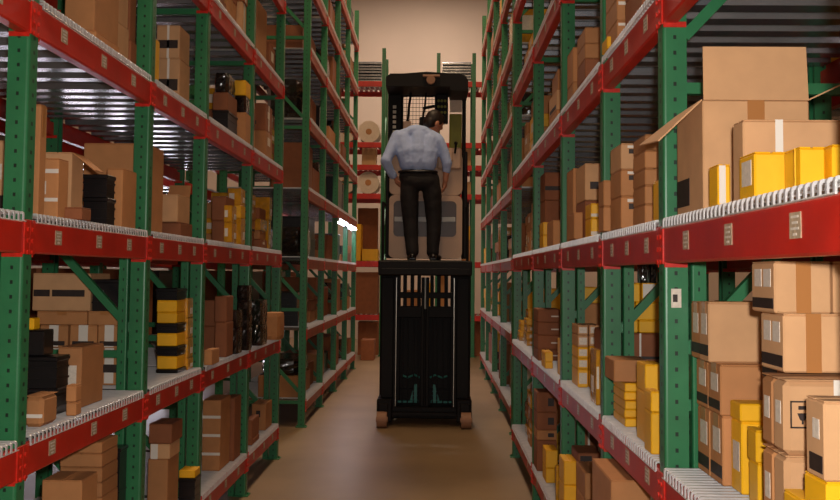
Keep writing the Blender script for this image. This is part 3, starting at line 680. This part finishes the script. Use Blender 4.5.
# ------------------------------------------------------ order picker truck
TY = 10.5; PZ = 1.845
tk = thing('order_picker_truck', 'black order picker truck with raised beige cab standing in the aisle', 'forklift', (-.12, TY, 0))
def T(name, m, fn, parent=None, smooth=False):
    mb = MB(); fn(mb); return mb.build(name, MT[m], parent or tk, (0, 0, 0), smooth)
K = lambda px, y=TY: at(px, 300, y).x + .12                   # truck-local x of a pixel column
Z = lambda py, y=TY: at(420, py, y).z
for s in (-1, 1):
    leg = T('outrigger', 'truck', lambda m: (m.cbox(*sorted((s*.36, s*.53)), -.15, 1.5, .05, .30, .012), m.cbox(*sorted((s*.40, s*.51)), -.18, -.10, .14, .26, .01)))
    wh = MB(); wh.tube([(s*.41, -.24, .088), (s*.52, -.24, .088)], .088, 24); wh.tube([(s*.40, -.24, .088), (s*.53, -.24, .088)], .03, 12)
    wh.build('load_wheel', MT['wheel'], leg, (0, 0, 0))
    T('mast_channel', 'truck', lambda m: (m.cbox(*sorted((s*.35, s*.50)), 0.02, .20, .06, 1.66, .008), m.cbox(*sorted((s*.33, s*.37)), .02, .06, .12, 1.66, .004), m.cbox(*sorted((s*.38, s*.525)), .22, .34, .06, 1.70, .01), m.cbox(*sorted((s*.29, s*.40)), .24, .30, .06, 1.70, .006)))
    T('mast_rail', 'steel', lambda m: m.cbox(*sorted((s*.325, s*.333)), .005, .03, .15, 1.655, .002))
T('mast_center_channel', 'truck', lambda m: (m.cbox(-.045, -.012, .03, .12, .1, 1.66, .004), m.cbox(.012, .045, .03, .12, .1, 1.66, .004)))
T('lift_cylinder', 'steel', lambda m: m.tube([(0, .08, 1.30), (0, .08, 1.66)], .016, 14))
T('lift_cylinder_barrel', 'truck', lambda m: m.tube([(0, .08, .1), (0, .08, 1.30)], .028, 14))
T('mast_crossbar', 'truck', lambda m: m.cbox(-.36, .36, .08, .14, 1.42, 1.49, .006))
T('mast_crossbar', 'truck', lambda m: m.cbox(-.36, .36, .08, .14, 1.2, 1.33, .006))
T('hose_guard', 'truck', lambda m: [m.cbox(x-.022, x+.022, .26, .30, 1.2, 1.70, .004) for x in (-.24, -.155, -.075, .075, .155, .24)])
T('mast_base_bar', 'truck', lambda m: (m.cbox(-.5, .5, -.02, .18, .07, .2, .01), m.cbox(-.4, .4, -.08, -.02, .1, .15, .008)))
for x in (-.26, -.2, -.13, -.08, .09, .14, .21, .27):
    T('lift_chain', 'truck', lambda m: [m.cbox(x-.008, x+.008, .2, .212, .2+.05*k, .243+.05*k, .002) for k in range(20)])
T('power_unit', 'truck', lambda m: (m.cbox(-.34, .34, .32, 1.3, .06, 1.27, .02), m.cbox(-.30, .30, .30, .33, .36, 1.22, .008)))
for s in (-1, 1):
    T('hydraulic_pump', 'teal', lambda m: (m.cbox(*sorted((s*.07, s*.31)), .22, .28, .21, .235, .004), m.prism([(s*.08, .235), (s*.17, .235), (s*.12, .42), (s*.09, .42)] if s > 0 else [(-.17, .235), (-.08, .235), (-.09, .42), (-.12, .42)], .23, .27, 1)))
    T('hydraulic_hose', 'teal', lambda m: m.tube([(s*.06, .25, .5), (s*.12, .25, .53), (s*.2, .25, .5), (s*.26, .25, .52)], .012, 8))
# platform and cab
T('platform', 'truck', lambda m: (m.cbox(-.515, .515, -.42, .5, 1.68, PZ, .012), m.cbox(-.48, .48, -.44, -.42, 1.69, 1.76, .004)))
T('platform_mat', 'rubber', lambda m: m.cbox(-.46, .46, -.38, .10, PZ, PZ+.006, .002))
def rounded(w, h, r, n=6):
    pts = []
    for cx_, cz_, a0 in ((w/2-r, h/2-r, 0), (-w/2+r, h/2-r, 90), (-w/2+r, -h/2+r, 180), (w/2-r, -h/2+r, 270)):
        pts += [(cx_+r*math.cos(math.radians(a0+90*i/n)), cz_+r*math.sin(math.radians(a0+90*i/n))) for i in range(n+1)]
    return pts
def rprism(m, w, h, r, cx_, cz_, y0, y1): m.prism([(x+cx_, z+cz_) for x, z in rounded(w, h, r)], y0, y1, 1)
zt, zb = Z(151), Z(258)
xa, xb = K(387), K(462)
body = T('cab_panel', 'cream', lambda m: (rprism(m, xb-xa, zt-Z(193.6), .07, (xa+xb)/2, (zt+Z(193.6))/2, .16, .5), rprism(m, xb-xa, Z(194)-zb, .07, (xa+xb)/2, (Z(194)+zb)/2, .155, .5)))
T('cab_window', 'glass', lambda m: rprism(m, K(456)-K(392), Z(200)-Z(236), .05, (K(456)+K(392))/2, (Z(200)+Z(236))/2, .148, .156), body)
T('window_ledge', 'lampbody', lambda m: m.cbox(K(393), K(455), .142, .15, Z(221), Z(216), .006), body)
T('control_pod', 'cream', lambda m: (m.cbox(K(436), K(461), .11, .18, Z(168), Z(146), .02), m.cbox(K(440), K(452), .08, .12, Z(160), Z(150), .01)), body)
T('control_lever', 'truck', lambda m: (m.tube([(K(454), .1, Z(152)), (K(455), .08, Z(143))], .012, 8), m.ell((K(455), .08, Z(142)), (.022,)*3, 10, 6)), body)
def post(m, a, b, y0, y1, t, bt): m.cbox(a, b, y0, y1, bt, t, .01)
T('guard_post', 'truck', lambda m: (post(m, K(384), K(398.5), .42, .52, Z(80), Z(258)), post(m, K(384), K(387.5), .1, .42, Z(150), Z(258))))
T('guard_post', 'truck', lambda m: (post(m, K(462), K(466), .42, .52, Z(80), Z(258)), post(m, K(463), K(467), .1, .42, Z(150), Z(258))))
T('lift_chain', 'steel', lambda m: [m.cbox(K(389), K(392.6), .405, .42, Z(99+5.2*k+3.2), Z(99+5.2*k), .003) for k in range(8)])
T('overhead_guard', 'truck', lambda m: (m.prism([(K(384), Z(88)), (K(384), Z(79)), (K(388), Z(75.5)), (K(400), Z(75.5)), (K(425), Z(73.5)), (K(455), Z(75.5)), (K(463), Z(77)), (K(466.5), Z(82)), (K(466.5), Z(92)), (K(449), Z(92)), (K(448), Z(88))], -.1, .55, 1)))
T('guard_lamp', 'wheel', lambda m: (m.tube([(K(429), -.14, Z(82)), (K(429), -.08, Z(82))], .05, 16), m.tube([(K(421), -.12, Z(78)), (K(438), -.12, Z(78))], .014, 8)))
sc_ = T('screen_frame', 'truck', lambda m: (m.cbox(K(398.5), K(400), .44, .46, Z(150), Z(88), .003), m.cbox(K(433), K(434.5), .44, .46, Z(150), Z(88), .003), m.cbox(K(398), K(448), .44, .46, Z(89), Z(87.5), .003)))
T('mesh_screen', 'truck', lambda m: ([m.box(K(400+3.35*k)-.0024, K(400+3.35*k)+.0024, .446, .452, Z(150), Z(88)) for k in range(1, 10)], [m.box(K(399), K(434), .452, .458, Z(92+4.2*k)-.0024, Z(92+4.2*k)+.0024) for k in range(0, 14)]), sc_)
T('control_cable', 'truck', lambda m: m.tube([(K(409), .3, Z(76)), (K(408), .3, Z(90)), (K(406), .3, Z(104)), (K(405), .3, Z(120))], .014, 8))
T('control_cable', 'truck', lambda m: m.tube([(K(424), .3, Z(88)), (K(423), .3, Z(100)), (K(421), .3, Z(113))], .012, 8))
T('hand_grip', 'truck', lambda m: (m.tube([(K(421), .28, Z(104)), (K(433), .25, Z(102))], .018, 10), m.cbox(K(417.5), K(425), .25, .33, Z(126), Z(113), .01)))
T('switch_box', 'cream', lambda m: m.cbox(K(400.5), K(409), .28, .34, Z(125), Z(117), .008))
gb = T('gauge_box', 'truck', lambda m: m.cbox(K(434), K(447), .35, .45, Z(118), Z(88), .01))
T('gauge_dial', 'olive', lambda m: [m.tube([(K(437+3.4*(k % 3)), .345, Z(95+6*(k//3))), (K(437+3.4*(k % 3)), .352, Z(95+6*(k//3)))], .016, 12) for k in range(9)], gb)
T('notice_plate', 'white', lambda m: m.cbox(K(449), K(461.5), .36, .38, Z(106.5), Z(94), .004))
T('backrest_pad', 'olive', lambda m: m.cbox(K(448.5), K(461.5), .36, .42, Z(149), Z(108), .012))
T('side_gate', 'truck', lambda m: (m.tube([(K(384), -.36, PZ), (K(384), -.36, Z(205)), (K(384), .12, Z(205))], .016, 8), m.tube([(K(466), -.36, PZ), (K(466), -.36, Z(205)), (K(466), .12, Z(205))], .016, 8)))

# ------------------------------------------- storage beyond the end of aisle
EY = 19.0
def endrack(label, xs, levs, h):
    t = thing('pallet_rack', label, 'rack', (xs[0], EY, 0))
    for x in xs:
        for y in (0, 1.0):
            p = link('post', m_post(h, 1), t, (x-xs[0], y, 0)); link('foot_plate', m_foot(), p)
        for k in range(int(h)-1):
            b = link('brace', m_brace(.92, .8), t, (x-xs[0], .04, .3+k)); b.rotation_euler.z = PI/2
    for a, b in zip(xs, xs[1:]):
        for z in levs:
            for y in (-.045, 1.045):
                q = link('beam', m_beam(round(b-a-.08, 3), False), t, (a-xs[0]+.04, y, z)); q.rotation_euler.z = -PI/2
                q.scale = (-1 if y > 0 else -1, 1, 1)
            dk = MB(); n = 9
            for k in range(n): dk.prism([(a-xs[0]+.06+(b-a-.12)*(k+i)/n, z+.004-(.03 if i in (.25, .6) else 0)) for i in (.05, .25, .6, .8)]+[(a-xs[0]+.06+(b-a-.12)*(k+i)/n, z+.01-(.03 if i in (.6, .25) else 0)) for i in (.8, .6, .25, .05)], -.02, 1.02, 1)
            dk.build('deck_panel', MT['sheet'], t)
    return t
EL = [.85, 1.95, 3.35, 3.95, 4.42, 5.7]
endrack('green rack across the end of the aisle, dim side, holding white rolls', [-3.3, -2.2, -1.12], EL, 6.4)
endrack('green rack across the end of the aisle, beside the bright racks', [.02, .76, 1.9, 3.0], [.85, 1.95, 3.35, 3.95, 4.42, 5.7], 6.3)
for i, (zz, r, lab) in enumerate(((4.425, .23, 'upper'), (3.355, .23, 'lower'))):
    for x, w in ((-1.43, 'aisle end'), (-1.92, 'inner place')):
        o = MB(); n = 28
        o.tube([(0, -.25, r), (0, .3, r)], r, n); o.tube([(0, -.256, r), (0, -.24, r)], r*.62, n); o.mi = 1; o.tube([(0, -.262, r), (0, -.25, r)], r*.28, 16)
        tag(o.build('paper_roll', [MT['white'], MT['card']], None, (x, EY+.35, zz+.006)), f'white paper roll lying on the {lab} shelf of the end rack, {w}', 'roll', 'paper rolls')
GE = 'goods on the end racks'
def eb(label, px0, px1, ptop, y, base, m, dep=.5, **k): return pbox(label, px0, px1, ptop, y, base, dep, m=m, group=GE, tape=None, **k)
eb('orange-yellow carton on the end rack shelf above a grey crate', 362, 378, 249, EY+.2, 1.962, 'yellow', name='parts_box')
eb('dark wide carton standing on the floor under the end rack', 358, 378, 322, EY+.3, 0, 'card_dark')
eb('brown carton on the floor before the end rack, by the truck', 361, 374, 340, EY-.9, 0, 'card_dark')
eb('tan carton on the end rack shelf beside the bright rack', 462, 470, 240, EY+.2, 1.962, 'card')
eb('yellow carton on the end rack seen past the cab', 463, 470, 226, EY+.2, at(462, 240, EY+.2).z+.001, 'yellow', name='parts_box')
eb('pale carton under the red beam of the end rack, bright side', 463, 471, 148, EY+.2, 3.962, 'card_pale')
eb('pale carton on the lower red beam, bright side end rack', 463, 471, 182, EY+.2, 3.362, 'card_pale')
eb('white carton on the middle shelf of the dim end rack', 362, 376, 148, EY+.2, 3.962, 'card_pale', dep=.4)
eb('brown carton on the floor behind the truck, bright side', 462, 469, 335, EY+.2, 0, 'card_dark')
eb('tan carton on the floor seen through the truck mast', 405, 418, 290, EY+2.0, 0, 'card')
eb('yellow carton on the floor seen through the truck mast', 424, 434, 283, EY+2.0, 0, 'yellow', name='parts_box')

ZA = [.862+.0, 1.962, 3.362]
eb('brown carton on the low shelf of the dim end rack', 356, 378, 272, EY+.1, .862, 'card_dark')
eb('olive-yellow tall carton on the dim end rack shelf above the brown one', 356, 361, 224, EY+.2, 1.962, 'yellow', name='parts_box')
eb('wide brown carton beneath the paper rolls of the dim end rack', 358, 378, 208, EY+.8, 1.962, 'card_dark', dep=.18)
eb('dark carton low on the bright-side end rack, beside the truck', 462, 470, 268, EY+.1, .862, 'card_dark')
eb('dark carton on the floor below the bright-side end rack', 474.5, 484, 322, EY+.3, 0, 'card_dark')
eb('tan carton high on the bright-side end rack next to the post', 440, 448, 268, EY+.2, .862, 'card')
eb('tan carton on the floor seen low through the mast', 444, 452, 320, EY+.2, 0, 'card')
# spare panels on the end racks' top level
for k in range(7):
    for nm, x0_, x1_, w_ in (('dim', -2.1, -1.18, 'left'), ('bright', .1, .70, 'right')):
        o = MB(); h0 = .062; L_ = x1_-x0_
        o.prism([(-.45, 0), (.45, 0), (.45, .03), (.43, .05), (-.43, .05), (-.45, .03)], -L_/2, L_/2, 0)
        tag(o.build('deck_panel', MT['sheet'], None, ((x0_+x1_)/2, EY+.5+.012*(k % 3), 5.712+h0*k)), f"{['lowest', 'second up', 'third up', 'fourth up', 'fifth up', 'sixth up', 'topmost'][k]} spare grey panel stacked atop the {nm}-side end rack", 'panel', 'spare panels on the end racks')
# ------------------------------------------------------------------ lights
for ly, lb_ in ((14.08, 'added tube lamp for glare under the overhead beam of the far dim rack'), (15.66, 'added tube lamp for glare under the last overhead beam of the far dim rack')):
    lt = thing('added_glare_lamp', lb_, 'lamp', (XL-.03, ly, 2.50))  # added lamp, stands in for glare off the deck edge
    hb = MB(); hb.cbox(-.05, .05, -.66, .66, .0, .015, .004); hb.build('lamp_housing', MT['lampbody'], lt)
    for k in (-.028, .028):
        q = MB(); q.tube([(k, -.64, -.022), (k, .64, -.022)], .02, 10); q.build('tube', MT['tube'], lt)
    for k in (-.65, .65):
        q = MB(); q.cbox(-.05, .05, k-.01, k+.01, -.045, .0, .003); q.build('lamp_holder', MT['lampbody'], lt)
def area(name, loc, size, power, col, rot=(0, 0, 0), sy=None):
    l = bpy.data.lights.new(name, 'AREA'); l.energy = power; l.color = col; l.size = size
    if sy: l.shape = 'RECTANGLE'; l.size_y = sy
    o = bpy.data.objects.new(name, l); COL.objects.link(o); o.location = loc; o.rotation_euler = rot; return o
for y, pw in ((-1.5, 80), (4., 75), (9., 200), (14., 170), (20.5, 300)):
    area('high_bay_light', (-.35, y, 9.2), 1.0, pw, (1, .84, .70) if y > 20 else (1, .70, .42))
for y in (3., 9., 15., 21.):
    area('high_bay_light', (-6.5, y, 9.2), 1.0, 22, (1, .8, .6)); area('high_bay_light', (5.5, y, 9.2), 1.0, 60, (1, .78, .55))
pl = bpy.data.lights.new('camera_flash', 'POINT'); pl.energy = 280; pl.color = (1, .95, .90); pl.shadow_soft_size = .03
po = bpy.data.objects.new('camera_flash', pl); COL.objects.link(po); po.location = (.06, -.02, 1.80)
w = bpy.data.worlds.new('world'); SC.world = w; w.use_nodes = True
w.node_tree.nodes['Background'].inputs[0].default_value = (1, .75, .5, 1); w.node_tree.nodes['Background'].inputs[1].default_value = .02
SC.view_settings.view_transform = 'Standard'; SC.view_settings.look = 'None'; SC.view_settings.exposure = .0; SC.view_settings.gamma = 1
SC.view_settings.use_curve_mapping = False
# ------------------------------------------------------------------ person
PY = 10.38
def J(px, py, dy=0., r=.05): p = at(px, py, PY+dy); return (p.x, p.y, p.z, r)
root = at(420, 262, PY); root = Vector((root.x, PY, PZ+.006))
def loc_(p): return (p[0]-root.x, p[1]-root.y, p[2]-root.z) + tuple(p[3:])
pe = thing('person', 'person in light blue shirt and black trousers standing on the raised truck', 'person', root)
def skinned(name, m, chains, parent, vox=.011, smooth=6, ells=(), extra=None, disp=0.):
    mb = MB()
    for c in chains: mb.limb([loc_(p) for p in c])
    for c, r, rot in ells: mb.ell(loc_(c)[:3], r, 18, 12, rot)
    if extra: extra(mb)
    o = mb.build(name, MT[m], parent, (0, 0, 0), True)
    r = o.modifiers.new('Remesh', 'REMESH'); r.mode = 'VOXEL'; r.voxel_size = vox; r.use_smooth_shade = True
    if smooth:
        s = o.modifiers.new('Smooth', 'SMOOTH'); s.factor = .5; s.iterations = smooth
    if disp:
        tx = bpy.data.textures.new(name+'_folds', 'CLOUDS'); tx.noise_scale = .09
        d = o.modifiers.new('Folds', 'DISPLACE'); d.texture = tx; d.strength = disp; d.mid_level = .5
    return o
hc = J(434.5, 123, .10)
H = Vector(hc[:3])
hrot = Euler((math.radians(-22), math.radians(8), math.radians(-62)))    # head turned towards the controls and down
def hp(x, y, z): v = Vector((x, y, z)); v.rotate(hrot); q = H+v; return (q.x, q.y, q.z)
neck = [J(424, 137, .05, .062), hp(0, -.02, -.07)+(.055,)]
armL = [J(398, 136.5, .02, .044), J(385.5, 161, -.08, .042), J(394, 176, .02, .034)]
armR = [J(438, 141.5, .03, .044), J(447, 163, .03, .044), J(445.5, 180, .07, .033)]
def hand(wrist, dirv, palm_n, thumb_side, curl):
    """palm with four unequal bent fingers and a thumb leaving the side of the palm"""
    W = Vector(wrist[:3]); d = Vector(dirv).normalized(); n = Vector(palm_n).normalized(); n = (n-d*n.dot(d)).normalized(); s = d.cross(n)*thumb_side
    ch = []
    for i, (off, ln) in enumerate(((.030, .075), (.010, .084), (-.010, .078), (-.029, .062))):
        k = W + d*.085 + s*off; pts = [tuple(W+d*.02+s*off*.6)+(.017,), tuple(k)+(.0115,)]
        a = 0; p = k
        for f, seg in enumerate((.45, .32, .23)):
            a += curl; p = p + (d*math.cos(a)+n*math.sin(a))*ln*seg; pts.append(tuple(p)+(.0098-.001*f,))
        ch.append(pts)
    b = W+d*.03+s*.028; ch.append([tuple(b)+(.014,), tuple(b+d*.03+s*.03+n*.012)+(.0115,), tuple(b+d*.055+s*.036+n*.03)+(.010,)])
    ch.append([tuple(W)+(.027,), tuple(W+d*.055)+(.031,)])
    return ch
hL = hand(J(396, 178, .04), (.35, .35, -.87), (.8, .35, .3), 1, .35)
hR = hand(J(445, 182, .08), (-.1, .55, -.8), (-.7, .3, -.4), -1, .45)
def head_extra(mb):
    mb.ell(loc_(hp(0, 0, .015))[:3], (.08, .1, .11), 20, 14, hrot)
    mb.ell(loc_(hp(0, .03, -.055))[:3], (.058, .066, .066), 16, 10, hrot)         # jaw
    mb.ell(loc_(hp(0, .088, -.095))[:3], (.024, .02, .018), 10, 8, hrot)          # chin
    mb.ell(loc_(hp(0, .104, -.012))[:3], (.013, .024, .026), 10, 8, hrot)         # nose
    mb.ell(loc_(hp(0, .09, -.058))[:3], (.026, .014, .01), 10, 8, hrot)           # mouth
    for s in (-1, 1):
        mb.ell(loc_(hp(s*.088, -.008, -.012))[:3], (.016, .026, .036), 10, 8, hrot)   # ears
        mb.ell(loc_(hp(s*.033, .078, .028))[:3], (.024, .018, .009), 10, 8, hrot)     # brows
legL = [J(412, 178, 0, .08), J(411.5, 219, .01, .06), J(412, 254, -.03, .042)]
legR = [J(430, 178, .01, .08), J(433.5, 219, .03, .06), J(433, 254, .02, .042)]
torso = [J(420, 180, .0, .085), J(419, 165, .01, .09), J(418, 147, .04, .095)]
body = skinned('body', 'skin', [neck, armL, armR, legL, legR, torso, [J(424, 137, .06, .045), J(400, 137, .03, .042)], [J(424, 137, .06, .045), J(437, 140, .04, .042)]] + hL + hR, pe, .007, 3, extra=head_extra)
for s in (-1, 1):
    e = MB(); e.ell(loc_(hp(s*.033, .084, .010))[:3], (.013, .01, .008), 12, 8, hrot); e.build('eye', MT['black'], body, (0, 0, 0), True)
# shirt: torso, yoke, sleeves and collar
shirt = skinned('shirt', 'shirt', [
    [J(397.5, 136, .02, .070), J(391, 150, -.03, .066), J(385.8, 161, -.08, .060), J(389, 169, -.03, .054), J(393, 175, .015, .046)],
    [J(438.5, 141, .03, .072), J(444, 153, .035, .064), J(447, 163, .03, .058), J(446.6, 170, .05, .05)],
    [J(403, 139, .02, .095), J(406, 152, .0, .118), J(408.5, 163, 0, .108)],
    [J(430, 141, .03, .095), J(428, 153, .02, .122), J(427, 163.5, 0, .11)],
    [J(418, 137, .04, .10), J(418, 152, .02, .14), J(418, 163, 0, .122)],
    [J(399, 136, .02, .062), J(414, 131, .04, .07), J(424, 132, .06, .072), J(437, 139, .03, .068)]], pe, .010, 4, disp=.014)
collar = skinned('collar', 'shirt', [[J(408.5, 129.5, .02, .02), J(414, 131.5, -.005, .022), J(421, 131.5, .0, .022), J(427, 128, .04, .02)], [J(409, 129, .03, .018), J(416, 126, .08, .02), J(426, 128, .08, .018)]], shirt, .008, 2)
trousers = skinned('trousers', 'trousers', [
    [J(410, 180, 0, .112), J(409.5, 196, 0, .108), J(410.5, 219, .01, .092), J(411.5, 240, 0, .078), J(412.5, 252, -.02, .072)],
    [J(430, 180, .01, .112), J(432.5, 196, .02, .108), J(434, 219, .03, .092), J(433.5, 240, .02, .078), J(433, 252, .02, .072)],
    [J(408.5, 177, 0, .108), J(427, 177, 0, .108), J(418, 177, 0, .112)], [J(412, 181, -.02, .11), J(428, 181, -.01, .11)]], pe, .010, 4, disp=.012)
belt = MB(); bc = loc_(J(418, 172.3))
belt.tube([(bc[0]+.212*math.copysign(abs(math.cos(a*PI/14))**.8, math.cos(a*PI/14)), bc[1]+.116*math.copysign(abs(math.sin(a*PI/14))**.8, math.sin(a*PI/14)), bc[2]) for a in range(29)], .016, 8); belt.build('belt', MT['leather'], trousers, (0, 0, 0), True)
for nm, a, dy, tx in (('l', J(412.5, 259), -.02, -.02), ('r', J(433, 259), .02, .05)):
    s = skinned('shoe', 'leather', [], pe, .008, 2, extra=lambda mb: (mb.ell((a[0]-root.x, dy-.02, .045), (.048, .085, .045)), mb.ell((a[0]-root.x+tx, dy+.12, .036), (.05, .11, .034)), mb.cbox(a[0]-root.x-.042, a[0]-root.x+.042, dy-.095, dy-.01, .001, .03, .006), mb.cbox(a[0]-root.x+tx-.042, a[0]-root.x+tx+.042, dy+.03, dy+.2, .001, .02, .006)))
def hair_extra(mb):
    mb.ell(loc_(hp(0, -.022, .035))[:3], (.09, .112, .114), 20, 14, hrot)
    mb.ell(loc_(hp(0, -.062, -.015))[:3], (.083, .074, .088), 18, 12, hrot)
    mb.ell(loc_(hp(0, .045, .092))[:3], (.066, .05, .036), 14, 10, hrot)
    for s in (-1, 1): mb.ell(loc_(hp(s*.074, .03, .04))[:3], (.012, .03, .04), 12, 8, hrot)
skinned('hair', 'hair', [], pe, .008, 2, extra=hair_extra, disp=.012)
